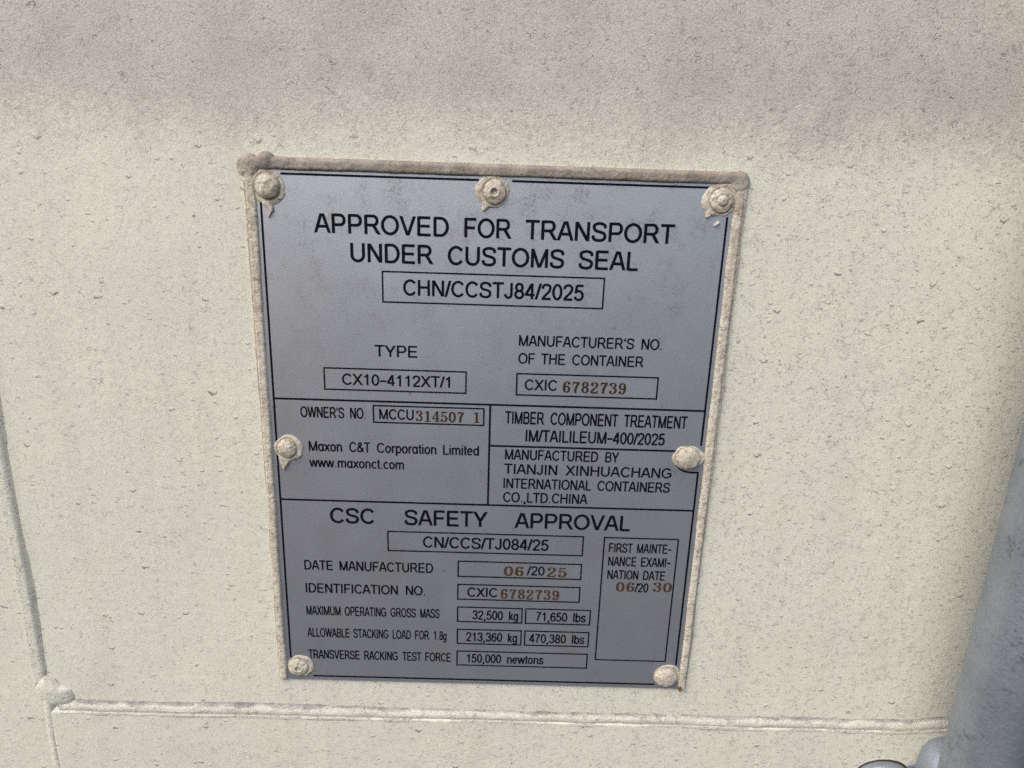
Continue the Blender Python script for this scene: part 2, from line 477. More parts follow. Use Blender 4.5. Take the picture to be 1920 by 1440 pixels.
def seam_lower(X, Z):
    cx = -230.0 + 0.5 * vnoise(X * 0, Z, 30.0, 14)
    d = np.abs(X - cx) / (3.3 + 0.3 * vnoise(X * 0, Z, 10.0, 16))
    h = 2.6 * np.clip(1 - d ** 2.0, 0, 1) ** 0.6 + 0.05 * vnoise(X, Z, 3.5, 19)
    return np.where(d < 1.0, h, -1.0) - 0.15
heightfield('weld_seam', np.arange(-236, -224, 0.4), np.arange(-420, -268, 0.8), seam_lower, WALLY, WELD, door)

def seam_cross(X, Z):
    lump = vnoise(X, Z * 0.5, 7.0, 21)
    cz = -274.6 + 0.35 * vnoise(X, Z * 0, 25.0, 22)
    d = (Z - cz)
    rise = sstep(3.6, -2.2, d + 0.5 * lump)
    h = 1.80 * rise + 0.36 * np.exp(-((d - 0.2) / 1.7) ** 2) * (0.8 + 0.35 * vnoise(X, Z * 0, 9.0, 23)) + 0.16 * lump * rise + 0.05 * vnoise(X, Z, 2.0, 24)
    h = h - 0.30 * np.exp(-((d + 3.2) / 0.5) ** 2) + 0.35 * np.exp(-((d + 4.6) / 0.8) ** 2)
    und = 0.55 * vnoise(X, Z, 95.0, 3) + 0.25 * vnoise(X, Z, 41.0, 5) + 0.06 * vnoise(X, Z, 9.0, 8)
    return np.where((d < 3.7) & (d > -6.4), np.maximum(h, 0.01) * sstep(-6.4, -5.6, d) + und * 0.9, -1.0) - 0.10
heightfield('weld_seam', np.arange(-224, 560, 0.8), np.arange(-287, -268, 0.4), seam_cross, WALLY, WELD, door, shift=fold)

def seam_blob(X, Z):
    ang = np.arctan2(Z + 267.3, X + 226.6)
    r = np.hypot(X + 226.6, Z + 267.3)
    R = 10.0 + 1.6 * np.cos(2 * (ang + 0.6)) + 0.9 * np.cos(3 * ang + 1.0) + 0.5 * vnoise(np.cos(ang) * 9, np.sin(ang) * 9, 3.0, 31)
    d = r / R
    h = 3.1 * np.clip(1 - d ** 2.6, 0, 1) ** 0.65 + 0.3 * vnoise(X, Z, 5.5, 33) + 0.06 * vnoise(X, Z, 1.6, 34)
    return np.where(d < 1.0, h, -1.0) - 0.25
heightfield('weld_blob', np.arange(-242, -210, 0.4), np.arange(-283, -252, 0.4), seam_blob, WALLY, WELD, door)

# ------------------------------------------------------------------ data plate
plate = thing('data_plate', 'satin grey steel approval plate with dark printed text riveted to the cream door', 'data plate', (0, 0, -0.255))
bm = bmesh.new()
add_box(bm, -104.2, 104.2, 0.0, 0.9, -254.9, 2.4, 0.18, 2)
from_bm('plate_sheet', bm, STEEL, plate)

INK_Y0 = -0.004   # ink film, a few hundredths of a millimetre proud
def flat(bm, x0, x1, z0, z1, lift=0.05):
    add_box(bm, x0, x1, -lift, INK_Y0, z0, z1)

# border and dividing rules
LW = 0.95
bm = bmesh.new()
H = LW / 2
flat(bm, -91, -7, -H, H); flat(bm, 7, 91, -H, H)                        # top
flat(bm, -89, 90, -252.35 - H, -252.35 + H)                             # foot
flat(bm, -100 - H, -100 + H, -241.5, -11)                               # left
flat(bm, 100 - H, 100 + H, -117.5, -12); flat(bm, 100 - H, 100 + H, -241.5, -131.0)
# the right rule jogs round the rivet
pts = [(100.4, -131.3), (96.0, -131.3), (93.2, -130.8), (91.0, -129.6), (89.3, -127.6)]
for (xa, za), (xb, zb) in zip(pts, pts[1:]):
    d = Vector((xb - xa, 0, zb - za)).normalized(); n = Vector((-d.z, 0, d.x)) * H
    k = 0.052 + 0.001 * pts.index((xa, za))
    c4 = [Vector((xa, -k, za)) + n, Vector((xb, -k, zb)) + n, Vector((xb, -k, zb)) - n, Vector((xa, -k, za)) - n]
    bm.faces.new([bm.verts.new(v * MM) for v in c4])
from_bm('border_rule', bm, INK, plate)
DV = 0.1
for r in ((-99.5, 99.5, -100.2 - H, -100.2 + H), (-99.5, 99.5, -151.4 - H, -151.4 + H), (DV + H, 90.0, -120.6 - H, -120.6 + H), (DV - H, DV + H, -151.4 + H, -100.2 - H)):
    bm = bmesh.new(); flat(bm, *r, lift=0.046); from_bm('dividing_rule', bm, INK, plate)

# boxes round the filled-in fields
FIELDS = [(-48.7, 49.0, -40.0, -53.5), (-76.2, -11.3, -84.8, -95.0), (12.0, 76.8, -84.8, -95.0), (-54.1, -2.8, -102.3, -110.5),
          (-48.5, 47.4, -167.1, -177.6), (-13.9, 47.4, -182.5, -191.0), (-13.9, 47.4, -195.6, -204.1), (-13.9, 18.8, -208.7, -217.2),
          (20.7, 53.5, -208.7, -217.2), (-13.9, 18.8, -221.8, -230.3), (20.7, 53.5, -221.8, -230.3), (-13.9, 53.5, -234.9, -243.4),
          (57.8, 94.2, -167.2, -238.0)]
for x0, x1, z1, z0 in FIELDS:
    bm = bmesh.new(); k = 0.36
    flat(bm, x0 - k, x1 + k, z1 - k, z1 + k); flat(bm, x0 - k, x1 + k, z0 - k, z0 + k)
    flat(bm, x0 - k, x0 + k, z0 + k, z1 - k); flat(bm, x1 - k, x1 + k, z0 + k, z1 - k)
    from_bm('field_box', bm, INK, plate)

# printed words: (baseline z, cap height, [(word, left x, right x) ...]) in mm
TEXT = [
    (-24.1, 8.2, [('APPROVED', -77.9, -19.6), ('FOR', -13.0, 7.6), ('TRANSPORT', 13.4, 78.0)]),
    (-36.2, 8.2, [('UNDER', -62.5, -26.2), ('CUSTOMS', -20.1, 30.9), ('SEAL', 37.1, 63.3)]),
    (-50.3, 7.1, [('CHN/CCSTJ84/2025', -39.7, 40.4)]),
    (-78.7, 5.35, [('TYPE', -52.9, -33.6)]),
    (-92.6, 5.35, [('CX10–4112XT/1', -68.2, -18.6)]),
    (-71.7, 5.0, [('MANUFACTURER’S', 12.3, 64.5), ('NO.', 67.7, 77.1)]),
    (-80.0, 5.0, [('OF', 12.3, 19.8), ('THE', 22.7, 33.6), ('CONTAINER', 36.8, 69.6)]),
    (-92.5, 5.1, [('CXIC', 15.6, 30.6)]),
    (-109.0, 5.3, [('OWNER’S', -88.1, -67.7), ('NO.', -65.1, -57.9)]),
    (-108.9, 5.1, [('MCCU', -51.5, -35.4)]),
    (-125.8, 5.05, [('Mɑxon', -85.0, -69.3), ('C&T', -66.0, -56.0), ('Corporɑtion', -53.0, -24.8), ('Limited', -21.7, -4.7)]),
    (-134.0, 4.95, [('www.mɑxonct.com', -85.2, -40.2)]),
    (-109.2, 6.05, [('TIMBER', 7.2, 25.5), ('COMPONENT', 28.3, 59.9), ('TREATMENT', 62.7, 92.3)]),
    (-117.9, 5.9, [('IM/TAILILEUM–400/2025', 17.0, 82.7)]),
    (-127.3, 5.2, [('MANUFACTURED', 7.6, 51.9), ('BY', 55.2, 61.8)]),
    (-134.7, 5.2, [('TIANJIN', 7.4, 32.9), ('XINHUACHANG', 36.6, 87.5)]),
    (-142.2, 5.2, [('INTERNATIONAL', 7.3, 49.4), ('CONTAINERS', 52.4, 87.4)]),
    (-149.5, 5.25, [('CO.,LTD.CHINA', 7.3, 48.2)]),
    (-163.3, 8.15, [('CSC', -76.5, -55.0), ('SAFETY', -40.4, 0.2), ('APPROVAL', 13.3, 69.8)]),
    (-175.4, 6.1, [('CN/CCS/TJ084/25', -31.4, 30.6)]),
    (-189.5, 5.3, [('DATE', -90.3, -76.2), ('MANUFACTURED', -72.9, -26.3)]),
    (-202.5, 5.3, [('IDENTIFICATION', -90.3, -43.9), ('NO.', -40.2, -30.4)]),
    (-215.5, 5.25, [('MAXIMUM', -90.6, -73.2), ('OPERATING', -71.2, -50.1), ('GROSS', -48.0, -35.1), ('MASS', -32.9, -23.0)]),
    (-228.5, 5.25, [('ALLOWABLE', -90.7, -69.2), ('STACKING', -67.2, -49.2), ('LOAD', -47.1, -37.7), ('FOR', -35.6, -28.3), ('1.8g', -26.1, -19.4)]),
    (-241.6, 5.25, [('TRANSVERSE', -90.7, -64.4), ('RACKING', -62.0, -44.6), ('TEST', -42.2, -32.5), ('FORCE', -30.4, -17.2)]),
    (-189.3, 5.1, [('/20', 20.2, 29.3)]),
    (-202.5, 5.3, [('CXIC', -9.2, 6.0)]),
    (-215.7, 5.25, [('32,500', -6.4, 9.2), ('kg', 12.1, 17.0)]),
    (-215.7, 5.25, [('71,650', 26.1, 42.0), ('lbs', 44.9, 51.4)]),
    (-228.7, 5.25, [('213,360', -9.4, 9.2), ('kg', 12.0, 16.9)]),
    (-228.7, 5.25, [('470,380', 22.8, 42.0), ('lbs', 45.0, 51.5)]),
    (-241.7, 5.25, [('150,000', -9.1, 9.0), ('newtons', 12.0, 31.0)]),
    (-175.2, 5.05, [('FIRST', 60.3, 72.0), ('MAINTE–', 74.2, 91.3)]),
    (-182.7, 5.05, [('NANCE', 60.4, 74.4), ('EXAMI–', 76.8, 91.5)]),
    (-190.2, 5.05, [('NATION', 60.5, 76.2), ('DATE', 78.5, 89.4)]),
    (-197.3, 5.1, [('/20', 74.8, 81.8)]),
]
# grotesque letters drawn as strokes, cap height 1.  v: upright bar (x, z0, z1)  h: level bar (x0, x1, z)
# d: slanted bar cut level (x0, z0, x1, z1)  a: arc (cx, cz, rx, rz, from, to)  p: smooth path  b: box (x0, x1, z0, z1)
LET = {
    'A': (.93, 'd .07 0 .425 1|d .86 0 .505 1|h .22 .71 .335'), 'B': (.93, 'v .165 0 1|h .17 .55 .944|h .17 .57 .515|h .17 .57 .056|a .55 .7295 .205 .2145 -90 90|a .57 .2855 .235 .2295 -90 90'),
    'C': (1.01, 'a .54 .5 .41 .445 36 324'), 'D': (1.01, 'v .165 0 1|h .17 .48 .944|h .17 .48 .056|a .48 .5 .395 .444 -90 90'),
    'E': (.93, 'v .165 0 1|h .17 .83 .944|h .17 .79 .51|h .17 .85 .056'), 'F': (.853, 'v .165 0 1|h .17 .79 .944|h .17 .72 .5'),
    'G': (1.087, 'a .55 .5 .43 .445 36 320|h .58 1.0 .46|v .94 .13 .46'), 'H': (1.01, 'v .165 0 1|v .845 0 1|h .17 .84 .53'),
    'I': (.39, 'v .195 0 1'), 'J': (.70, 'v .53 .28 1|a .31 .285 .22 .23 180 360'), 'K': (.93, 'v .165 0 1|d .17 .33 .80 1|d .86 0 .40 .57'),
    'L': (.776, 'v .165 0 1|h .17 .74 .056'), 'M': (1.163, 'v .165 0 1|v 1.0 0 1|d .575 0 .165 1|d .59 0 1.0 1'), 'N': (1.01, 'v .165 0 1|v .845 0 1|d .845 0 .165 1'),
    'O': (1.087, 'a .543 .5 .43 .447 0 360'), 'P': (.93, 'v .165 0 1|h .17 .56 .944|h .17 .56 .44|a .56 .692 .235 .252 -90 90'),
    'R': (1.0, 'v .165 0 1|h .17 .58 .944|h .17 .60 .475|a .58 .7095 .23 .2345 -90 90|d .91 0 .58 .48'),
    'S': (.93, 'p .80 .70 .74 .87 .47 .944 .2 .87 .155 .73 .24 .58 .48 .505 .72 .43 .80 .27 .71 .11 .47 .056 .19 .115 .11 .31'),
    'T': (.853, 'v .427 0 1|h .02 .835 .944'), 'U': (1.01, 'v .165 .35 1|v .845 .35 1|a .505 .36 .34 .305 180 360'), 'V': (.93, 'd .455 0 .08 1|d .475 0 .85 1'),
    'W': (1.32, 'd .36 0 .08 1|d .37 0 .65 1|d .95 0 .67 1|d .96 0 1.24 1'), 'X': (.93, 'd .08 0 .83 1|d .85 0 .1 1'), 'Y': (.93, 'v .465 0 .42|d .465 .38 .09 1|d .465 .38 .84 1'),
    '0': (.776, 'a .388 .5 .275 .446 0 360'), '1': (.776, 'v .44 0 1|d .17 .70 .42 .93'), '2': (.776, 'p .11 .69 .17 .87 .38 .945 .6 .87 .65 .7 .55 .5 .32 .28 .12 .06|h .07 .71 .056'),
    '3': (.776, 'p .12 .73 .2 .89 .37 .945 .56 .89 .62 .74 .54 .58 .34 .53|p .34 .53 .57 .47 .66 .28 .56 .11 .37 .056 .19 .11 .11 .27'), '4': (.776, 'v .53 0 1|h .03 .72 .28|d .08 .27 .5 .97'),
    '5': (.776, 'h .2 .68 .944|d .145 .46 .215 .97|p .13 .5 .3 .61 .5 .58 .65 .36 .57 .13 .37 .056 .18 .11 .1 .26'), '6': (.776, 'a .39 .32 .265 .265 0 360|p .64 .75 .57 .89 .42 .945 .23 .86 .13 .62 .125 .36'),
    '7': (.776, 'h .07 .7 .944|p .65 .92 .45 .65 .33 .33 .29 0'), '8': (.776, 'a .388 .725 .225 .22 0 360|a .388 .282 .27 .226 0 360'), '9': (.776, 'a .386 .68 .265 .265 0 360|p .136 .25 .206 .11 .356 .055 .546 .14 .646 .38 .651 .64'),
    'ɑ': (.776, 'a .365 .3625 .255 .31 0 360|v .63 0 .725'), 'b': (.776, 'a .41 .3625 .255 .31 0 360|v .15 0 1'), 'c': (.70, 'a .37 .3625 .255 .31 42 318'), 'd': (.776, 'a .365 .3625 .255 .31 0 360|v .63 0 1'),
    'e': (.776, 'a .385 .3625 .265 .31 0 316|h .12 .65 .375'), 'g': (.776, 'a .365 .3625 .255 .31 0 360|v .63 .0 .725|p .63 .02 .61 -.12 .51 -.205 .36 -.225 .21 -.19 .13 -.09'),
    'i': (.31, 'v .155 0 .725|b .09 .22 .86 1'), 'k': (.70, 'v .15 0 1|d .16 .22 .55 .725|d .62 0 .30 .43'), 'l': (.31, 'v .155 0 1'), 'm': (1.163, 'v .15 0 .725|v .58 0 .48|v 1.01 0 .48|a .365 .47 .215 .20 0 180|a .795 .47 .215 .20 0 180'),
    'n': (.776, 'v .15 0 .725|v .62 0 .47|a .385 .455 .235 .215 0 180'), 'o': (.776, 'a .388 .3625 .27 .31 0 360'), 'p': (.776, 'a .41 .3625 .255 .31 0 360|v .15 -.27 .725'),
    'r': (.466, 'v .15 0 .725|a .39 .42 .24 .25 72 180'), 's': (.70, 'p .57 .53 .5 .635 .34 .67 .17 .62 .13 .525 .2 .425 .36 .365 .52 .3 .575 .19 .5 .09 .34 .056 .16 .1 .1 .22'),
    't': (.388, 'v .2 .14 .93|h .04 .36 .672|p .2 .18 .235 .075 .37 .062'), 'w': (1.01, 'd .27 0 .06 .725|d .28 0 .5 .725|d .73 0 .51 .725|d .74 0 .95 .725'), 'x': (.70, 'd .06 0 .62 .725|d .64 0 .08 .725'),
    '/': (.388, 'd .04 -.01 .35 1.01'), '.': (.388, 'b .125 .265 0 .14'), ',': (.388, 'b .125 .265 0 .14|d .13 -.17 .225 .02'), '\u2019': (.31, 'b .09 .22 .86 1|d .10 .72 .185 .88'),
    '\u2013': (.66, 'h .04 .62 .42'), '&': (.93, 'p .86 .03 .36 .60 .27 .77 .33 .91 .46 .945 .58 .88 .58 .75 .46 .62 .22 .46 .13 .28 .2 .1 .4 .056 .6 .13 .74 .3 .79 .46'),
}
def smooth_path(p, closed):
    if closed: return p
    out = []
    for i in range(len(p) - 1):
        p0, p1, p2, p3 = p[max(i - 1, 0)], p[i], p[i + 1], p[min(i + 2, len(p) - 1)]
        for k in range(6):
            t = k / 6
            out.append(tuple(0.5 * (2 * b + (c - a) * t + (2 * a - 5 * b + 4 * c - d) * t * t + (-a + 3 * b - 3 * c + d) * t ** 3) for a, b, c, d in zip(p0, p1, p2, p3)))
    return out + [p[-1]]
def letter_polys(ch, sv, sh):
    out = []
    for li, st in enumerate(LET[ch][1].split('|')):
        k, *n = st.split(); n = [float(v) for v in n]
        if k == 'v': P = [[(n[0] - sv / 2, n[1]), (n[0] + sv / 2, n[1]), (n[0] + sv / 2, n[2]), (n[0] - sv / 2, n[2])]]
        elif k == 'h': P = [[(n[0], n[2] - sh / 2), (n[1], n[2] - sh / 2), (n[1], n[2] + sh / 2), (n[0], n[2] + sh / 2)]]
        elif k == 'b': P = [[(n[0], n[2]), (n[1], n[2]), (n[1], n[3]), (n[0], n[3])]]
        elif k == 'd':
            w = (sv * 1.02 if abs(n[2] - n[0]) < 0.5 * abs(n[3] - n[1]) else sv * 1.22) / 2
            P = [[(n[0] - w, n[1]), (n[0] + w, n[1]), (n[2] + w, n[3]), (n[2] - w, n[3])]]
        else:
            if k == 'a':
                full = n[5] - n[4] >= 359; N = 36 if full else 22
                pts = [(n[0] + n[2] * math.cos(math.radians(n[4] + (n[5] - n[4]) * i / N)), n[1] + n[3] * math.sin(math.radians(n[4] + (n[5] - n[4]) * i / N))) for i in range(N + 1)]
            else:
                full = False; pts = smooth_path(list(zip(n[::2], n[1::2])), False)
            L, R = [], []
            for i, (a, b) in enumerate(pts):
                q0 = pts[(i - 1) % (len(pts) - 1)] if full else pts[max(i - 1, 0)]
                q1 = pts[(i + 1) % (len(pts) - 1)] if full else pts[min(i + 1, len(pts) - 1)]
                dx, dz = q1[0] - q0[0], q1[1] - q0[1]; m = math.hypot(dx, dz) or 1; dx /= m; dz /= m
                w = math.sqrt((sv * dz) ** 2 + (sh * dx) ** 2) / 2
                L.append((a - dz * w, b + dx * w)); R.append((a + dz * w, b - dx * w))
            P = [[L[i], L[i + 1], R[i + 1], R[i]] for i in range(len(pts) - 1)]
        out += [(li, q) for q in P]
    return out
def word_width(s): return sum(LET[c][0] for c in s)
for zb, cap, words in TEXT:
    bm = bmesh.new()
    for s, xl, xr in words:
        sx0 = (xr - xl) / (word_width(s) * 0.95 * cap)
        sv = min(0.22, max(0.14, 0.178 / sx0 ** 0.5)); sh = 0.156
        polys, x = [], 0.0
        for c in s:
            polys += [(li, [(a + x, b) for a, b in q]) for li, q in letter_polys(c, sv, sh)]
            x += LET[c][0]
        lo = min(a for _, q in polys for a, b in q); hi = max(a for _, q in polys for a, b in q)
        for li, q in polys:
            vs = [bm.verts.new(Vector((xl + (a - lo) / (hi - lo) * (xr - xl), -(0.060 + 0.003 * li), zb + b * cap)) * MM) for a, b in q]
            bm.faces.new(vs)
    for f in bm.faces:
        f.normal_update()
        if f.normal.y > 0: f.normal_flip()
    me = bpy.data.meshes.new('printed_line'); bm.to_mesh(me); bm.free()
    keep(link('printed_line', me, INK), plate)

# brown stamped figures, drawn as thick-and-thin strokes (unit height)
def ell(cx, cz, rx, rz):
    return [(cx + rx * math.cos(a), cz + rz * math.sin(a)) for a in [math.pi / 2 + 2 * math.pi * k / 28 for k in range(29)]]
G = {
    '0': [('s', ell(.31, .5, .205, .455), 0)],
    '1': [('b', .245, .425, .02, .98), ('b', .09, .57, .0, .085), ('q', [(.25, .98), (.25, .83), (.10, .80), (.10, .86)])],
    '2': [('c', .165, .735, .095), ('s', [(.10, .745), (.16, .90), (.31, .955), (.46, .87), (.48, .70), (.37, .51), (.19, .30), (.075, .11)], 1),
          ('b', .06, .55, .0, .145), ('q', [(.56, .28), (.50, .28), (.46, .10), (.55, .10)])],
    '3': [('c', .155, .775, .09), ('s', [(.09, .79), (.16, .92), (.29, .955), (.45, .88), (.45, .66), (.25, .53)], 1),
          ('s', [(.25, .53), (.44, .48), (.50, .28), (.41, .09), (.27, .045), (.14, .09), (.08, .20)], 1), ('c', .145, .215, .09)],
    '4': [('b', .345, .515, .02, .99), ('b', .22, .60, .0, .08), ('b', .03, .60, .235, .325), ('q', [(.36, .99), (.46, .99), (.13, .32), (.03, .32)])],
    '5': [('b', .115, .515, .845, .98), ('b', .115, .19, .47, .85), ('s', [(.13, .53), (.24, .60), (.38, .58), (.49, .43), (.49, .24), (.38, .07), (.25, .045), (.13, .10), (.08, .20)], 1), ('c', .145, .215, .088)],
    '6': [('c', .455, .795, .09), ('s', [(.52, .80), (.46, .91), (.34, .955), (.20, .86), (.135, .62), (.13, .36), (.19, .12), (.31, .045)], 1), ('s', ell(.32, .31, .175, .265), 0)],
    '7': [('b', .07, .56, .845, .98), ('b', .07, .135, .68, .85), ('s', [(.49, .86), (.40, .68), (.32, .46), (.285, .25), (.28, .06)], 2), ('c', .285, .085, .095)],
    '8': [('s', ell(.31, .745, .155, .215), 0), ('s', ell(.31, .275, .185, .235), 0)],
}
def digit_faces(ch):
    """list of quads/polys in unit coordinates, each with a layer number"""
    src = G['6'] if ch == '9' else G[ch]
    res = []
    for li, g in enumerate(src):
        if g[0] == 'b': polys = [[(g[1], g[3]), (g[2], g[3]), (g[2], g[4]), (g[1], g[4])]]
        elif g[0] == 'q': polys = [g[1]]
        elif g[0] == 'c': polys = [[(g[1] + g[3] * math.cos(2 * math.pi * k / 18), g[2] + g[3] * math.sin(2 * math.pi * k / 18)) for k in range(18)]]
        else:
            p = smooth_path(g[1], g[2] == 0)
            L, Rr = [], []
            for i, (a, b) in enumerate(p):
                if g[2] == 0: q0, q1 = p[(i - 1) % (len(p) - 1)], p[(i + 1) % (len(p) - 1)]
                else: q0, q1 = p[max(i - 1, 0)], p[min(i + 1, len(p) - 1)]
                dx, dz = q1[0] - q0[0], q1[1] - q0[1]; m = math.hypot(dx, dz) or 1
                w = (0.078 + 0.090 * abs(dz / m) ** 1.3) / 2
                if g[2] == 2: w = 0.085
                L.append((a - dz / m * w, b + dx / m * w)); Rr.append((a + dz / m * w, b - dx / m * w))
            polys = [[L[i], L[i + 1], Rr[i + 1], Rr[i]] for i in range(len(p) - 1)]
        if ch == '9': polys = [[(.62 - a, 1.0 - b) for a, b in q] for q in polys]
        res += [(li, q) for q in polys]
    return res
STAMPS = [
    (-93.2, 5.45, '6782739', 33.3, 62.4, BROWN), (-109.4, 5.3, '314507', -34.4, -12.1, BROWN), (-109.4, 5.3, '1', -7.6, -4.8, BROWN),
    (-190.0, 5.5, '06', 9.1, 18.7, BROWN2), (-190.1, 5.5, '25', 30.6, 40.2, BROWN2), (-203.2, 5.7, '6782739', 7.7, 37.1, BROWN2),
    (-197.2, 5.4, '06', 65.6, 74.6, BROWN2), (-196.9, 5.4, '30', 84.2, 93.3, BROWN2),
]
for zb, hh, s, xl, xr, mat in STAMPS:
    bm = bmesh.new()
    n = len(s); adv = 0.66
    lo, hi = 0.05, (n - 1) * adv + 0.57
    for i, ch in enumerate(s):
        jz = random.uniform(-0.08, 0.08)
        for li, q in digit_faces(ch):
            vs = [bm.verts.new(Vector((xl + ((a + i * adv) - lo) / (hi - lo) * (xr - xl), -(0.062 + 0.004 * li), zb + jz + b * hh)) * MM) for a, b in q]
            try: bm.faces.new(vs)
            except ValueError: pass
    for f in bm.faces:
        f.normal_update()
        if f.normal.y > 0: f.normal_flip()
    me = bpy.data.meshes.new('stamped_figures'); bm.to_mesh(me); bm.free()
    keep(link('stamped_number', me, mat), plate)

# sealant round the plate's head and both sides
def bead(X, Z):
    wob = 0.40 * vnoise(X, Z, 17.0, 41) + 0.14 * vnoise(X, Z, 4.0, 42)
    wt = 2.7 + wob * 0.35
    top = np.hypot(np.clip(np.abs(X) - 102.5, 0, None), Z - 4.05) / wt
    taper = 2.75 - 0.55 * sstep(0, -250, Z)
    sx = np.where(X < 0, -104.5 + 0.25 * vnoise(X * 0, Z, 22.0, 43), 104.6 + 0.2 * vnoise(X * 0, Z, 22.0, 44))
    side = np.hypot(X - sx, np.clip(Z - 3.0, 0, None) + np.clip(-253.3 - Z, 0, None)) / (taper + wob * 0.5)
    k1 = np.hypot(X + 104.2, Z - 2.6) / (5.2 + wob)
    k2 = np.hypot(X + 97.0, Z - 4.8) / (3.9 + wob)
    k3 = np.hypot(X - 103.6, Z - 2.4) / (4.7 + wob * 0.7)
    def prof(d, H, p=2.2): return H * np.clip(1 - d ** p, 0, 1) ** 0.6
    h = np.maximum.reduce([prof(top, 2.4, 3.6), prof(side, 2.0, 5.0), prof(k1, 2.6, 3.0), prof(k2, 3.0, 2.6), prof(k3, 2.6, 3.0)])
    on = np.minimum.reduce([top, side, k1, k2, k3]) < 1.0
    groove = 0.55 * np.exp(-(((np.abs(X) - 106.2) / 0.35) ** 2)) * (Z < 0)
    h = h + 0.09 * vnoise(X, Z, 1.7, 45) + 0.16 * vnoise(X, Z, 5.5, 46) - groove
    return np.where(on, np.maximum(h, 0.02), -1.0)
heightfield('sealant_bead', np.arange(-111, 111.2, 0.4), np.arange(-257, 11.2, 0.4), bead, WALLY - 0.1, SEAL, plate)

# seven rivets, each under its own smear of painted sealant
def ring_radius(ang, radii):
    n = len(radii)
    t = (ang % (2 * math.pi)) / (2 * math.pi) * n
    i = np.floor(t).astype(int); f = t - i; f = f * f * (3 - 2 * f)
    r = np.array(radii)
    return r[i % n] * (1 - f) + r[(i + 1) % n] * f
def make_rivet(cx, cz, rx, rz, hh, radii, tails, hole, pin, seed, lab):
    def dome(X, Z):
        r = np.hypot((X - cx) / rx, (Z - cz) / rz) + 0.03 * vnoise(X, Z, 2.0, seed)
        h = 0.75 + hh * np.sqrt(np.clip(1 - r ** 2.3, 0, 1)) + 0.13 * vnoise(X, Z, 1.1, seed + 1) + 0.22 * vnoise(X, Z, 2.6, seed + 2)
        if hole: h = h - 2.0 * sstep(1.55, 1.15, np.hypot(X - cx - hole[0], Z - cz - hole[1])) + 0.3 * np.exp(-((np.hypot(X - cx - hole[0], Z - cz - hole[1]) - 1.9) / 0.5) ** 2)
        if pin: h = h + 0.5 * sstep(2.2, 1.7, np.hypot(X - cx, Z - cz)) - 0.35 * np.exp(-((np.hypot(X - cx, Z - cz) - 2.5) / 0.35) ** 2)
        return np.where(r < 1.0, h, -1.0)
    rv = heightfield('rivet', np.arange(cx - rx - 1, cx + rx + 1, 0.25), np.arange(cz - rz - 1, cz + rz + 1, 0.25), dome, 0.0, CAP, plate)
    rv['label'] = lab
    def smear(X, Z):
        a = np.arctan2(Z - cz, X - cx)
        R = ring_radius(a, radii) + 0.35 * vnoise(X, Z, 3.0, seed + 5)
        r = np.hypot(X - cx, Z - cz)
        d = r / R
        for (x0, z0, r0, x1, z1, r1) in tails:
            tt = np.clip(((X - cx - x0) * (x1 - x0) + (Z - cz - z0) * (z1 - z0)) / ((x1 - x0) ** 2 + (z1 - z0) ** 2), 0, 1)
            dd = np.hypot(X - cx - x0 - tt * (x1 - x0), Z - cz - z0 - tt * (z1 - z0)) / (r0 + tt * (r1 - r0))
            d = np.minimum(d, dd)
        inner = np.hypot((X - cx) / rx, (Z - cz) / rz)
        h = 1.15 * np.clip(1 - d ** 3.0, 0, 1) ** 0.6 - 0.55 * np.exp(-((inner - 1.03) / 0.09) ** 2)
        h = h + 0.08 * vnoise(X, Z, 1.3, seed + 6) + 0.14 * vnoise(X, Z, 3.2, seed + 7)
        return np.where(d < 1.0, np.maximum(h, 0.05), -1.0)
    sm = heightfield('sealant_smear', np.arange(cx - 14, cx + 14, 0.3), np.arange(cz - 15, cz + 13, 0.3), smear, -0.02, CAP)
    sm.parent = rv
    return rv
# radii: E NE N NW W SW S SE
make_rivet(-96.6, -5.4, 5.3, 5.4, 2.6, [7.4, 7.2, 7.0, 8.0, 8.3, 7.6, 7.9, 8.0], [(-0.5, -6.5, 2.4, 1.3, -10.0, 0.9), (1.3, -9.6, 0.5, -0.3, -13.0, 0.22)], None, False, 101, 'domed rivet under a wide smear with a pointed drip')
make_rivet(-0.2, -4.7, 4.8, 5.2, 2.0, [6.3, 6.6, 7.5, 8.2, 8.4, 7.6, 6.6, 6.0], [(-3.0, -4.5, 2.6, -4.6, -7.4, 0.9)], (-0.2, 0.1), False, 131, 'rivet with an open centre hole')
make_rivet(96.8, -5.2, 5.0, 5.2, 1.5, [7.0, 8.5, 8.0, 8.0, 8.8, 8.8, 6.6, 6.4], [(-4.0, -4.5, 2.2, -5.6, -6.7, 1.0), (-0.5, -9.2, 0.8, -2.0, -10.6, 0.4)], None, True, 161, 'rivet with a small round pin sunk in its head')
make_rivet(-95.0, -124.7, 4.5, 4.7, 2.4, [7.4, 7.3, 6.5, 6.0, 6.4, 6.2, 6.6, 7.2], [(-2.4, -5.5, 2.2, -2.2, -10.2, 0.8), (-1.0, -6.0, 2.2, -1.4, -8.5, 1.0)], None, False, 191, 'domed rivet with a drip of paint hanging below it')
make_rivet(94.4, -124.0, 5.7, 5.2, 2.2, [8.8, 6.8, 6.2, 7.0, 7.3, 6.6, 5.6, 6.2], [], None, False, 221, 'broad flattened rivet joined to the sealant bead')
make_rivet(-96.1, -247.0, 5.2, 5.0, 1.3, [7.9, 8.0, 6.8, 6.2, 5.9, 5.6, 5.6, 7.0], [], (0.0, -0.2), False, 251, 'flat rivet with a hole and a sickle of paint')
make_rivet(95.4, -247.4, 5.9, 5.5, 2.1, [8.4, 8.2, 7.0, 6.6, 6.6, 6.3, 5.8, 6.6], [], None, False, 281, 'domed rivet beside the rusty plate corner')
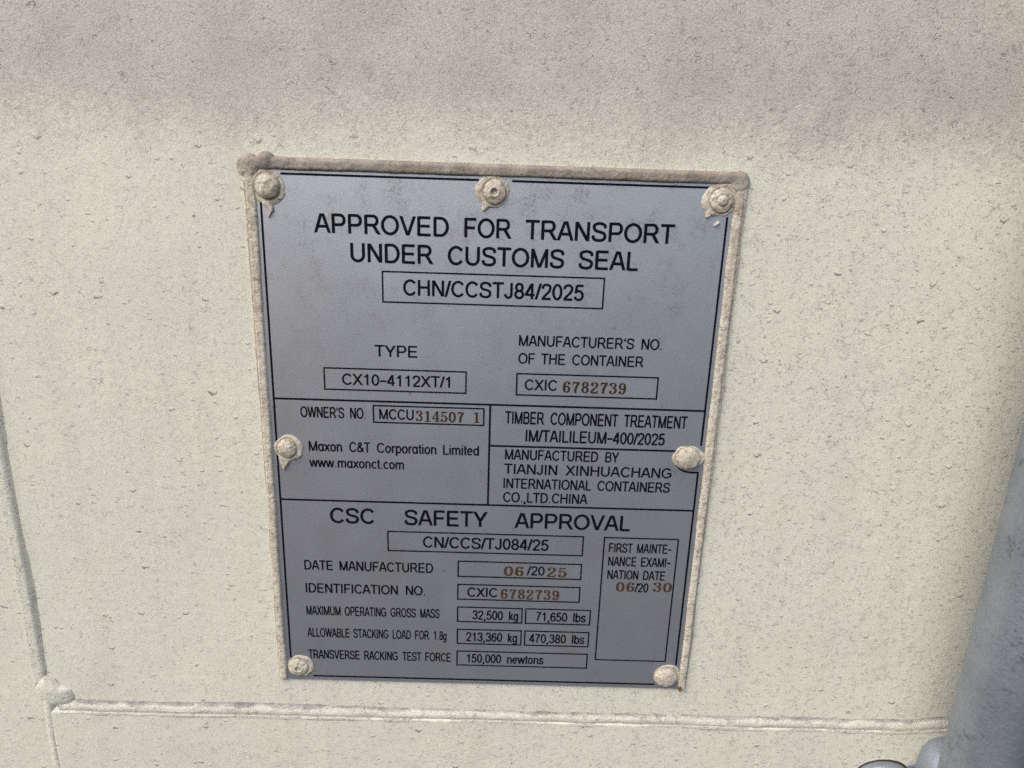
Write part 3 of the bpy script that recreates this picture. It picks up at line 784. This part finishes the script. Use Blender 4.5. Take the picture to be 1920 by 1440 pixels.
# rust seeping at the foot of the right-hand bead
heightfield('rust_spot', np.arange(101, 106, 0.25), np.arange(-257.5, -250, 0.25),
            lambda X, Z: np.where(np.hypot((X - 103.4) / 0.9, (Z + 253.8) / 1.9) + 0.25 * vnoise(X, Z, 0.9, 71) < 1, 0.5 + 0.2 * vnoise(X, Z, 0.8, 72), -1.0), -0.9, RUST, plate)

# ------------------------------------------------------------------ locking bar
BX, BY, BR = 250.0, -31.0, 19.0
bm = bmesh.new(); add_lathe(bm, [(BR, z) for z in np.linspace(-600, 500, 60)], BX, BY, 96)
bar = from_bm('locking_bar', bm, ZINC, None, True)
bar['label'] = 'dull grey galvanised round bar standing upright in front of the door'; bar['category'] = 'locking bar'

# ------------------------------------------------------------------ bracket under the bar, bolted to the door
brk = thing('bar_bracket', 'grey metal bracket lug with a rounded worn top beside the foot of the bar', 'bracket', (0.2207, 0, -0.36))
def lug(bm, cx, top, hw, y0, y1, bot, bev):
    n = 24
    out = [(cx + hw * math.cos(a), top - hw * 0.62 + hw * 0.62 * math.sin(a)) for a in [math.pi * k / n for k in range(n + 1)]]
    out = [(cx + hw, bot)] + out + [(cx - hw, bot)]
    f = bm.faces.new([bm.verts.new(Vector((a, y0, b)) * MM) for a, b in out])
    r = bmesh.ops.extrude_face_region(bm, geom=[f])
    for v in r['geom']:
        if isinstance(v, bmesh.types.BMVert): v.co.y = y1 * MM
    es = [e for e in bm.edges if all(abs(v.co.y - y1 * MM) < 1e-7 for v in e.verts)]
    bmesh.ops.bevel(bm, geom=es, offset=bev * MM, segments=3, affect='EDGES', profile=0.6)
bm = bmesh.new(); lug(bm, 219.5, -297.6, 14.0, 14.0, -5.0, -380, 1.6)
from_bm('lug', bm, ZINC, brk, False)
bm = bmesh.new(); lug(bm, 219.5, -296.9, 14.6, 14.0, -0.9, -380, 0.4)
from_bm('lug_outline', bm, DARK, brk, False)  # dark plate behind the lug, showing as a thin outline
bm = bmesh.new()
add_box(bm, 232.5, 262, 0.0, 14.0, -380, -300.2, 1.2, 3)
from_bm('slot_frame', bm, DULL, brk)
bm = bmesh.new()
add_box(bm, 234.6, 260, -0.4, 13.0, -370, -302.6, 0.8, 3)
from_bm('slot_shade', bm, DARK, brk)  # solid dark block standing in for the shade inside the slot
bm = bmesh.new()
prof = [(6.0, -281.0), (10.5, -282.0), (13.4, -284.6), (15.0, -288.5), (15.8, -294.0), (16.0, -300.0), (16.0, -380.0)]
add_lathe(bm, prof[::-1], 250.0, -10.0, 72)
from_bm('cheek', bm, DULL, brk, True)
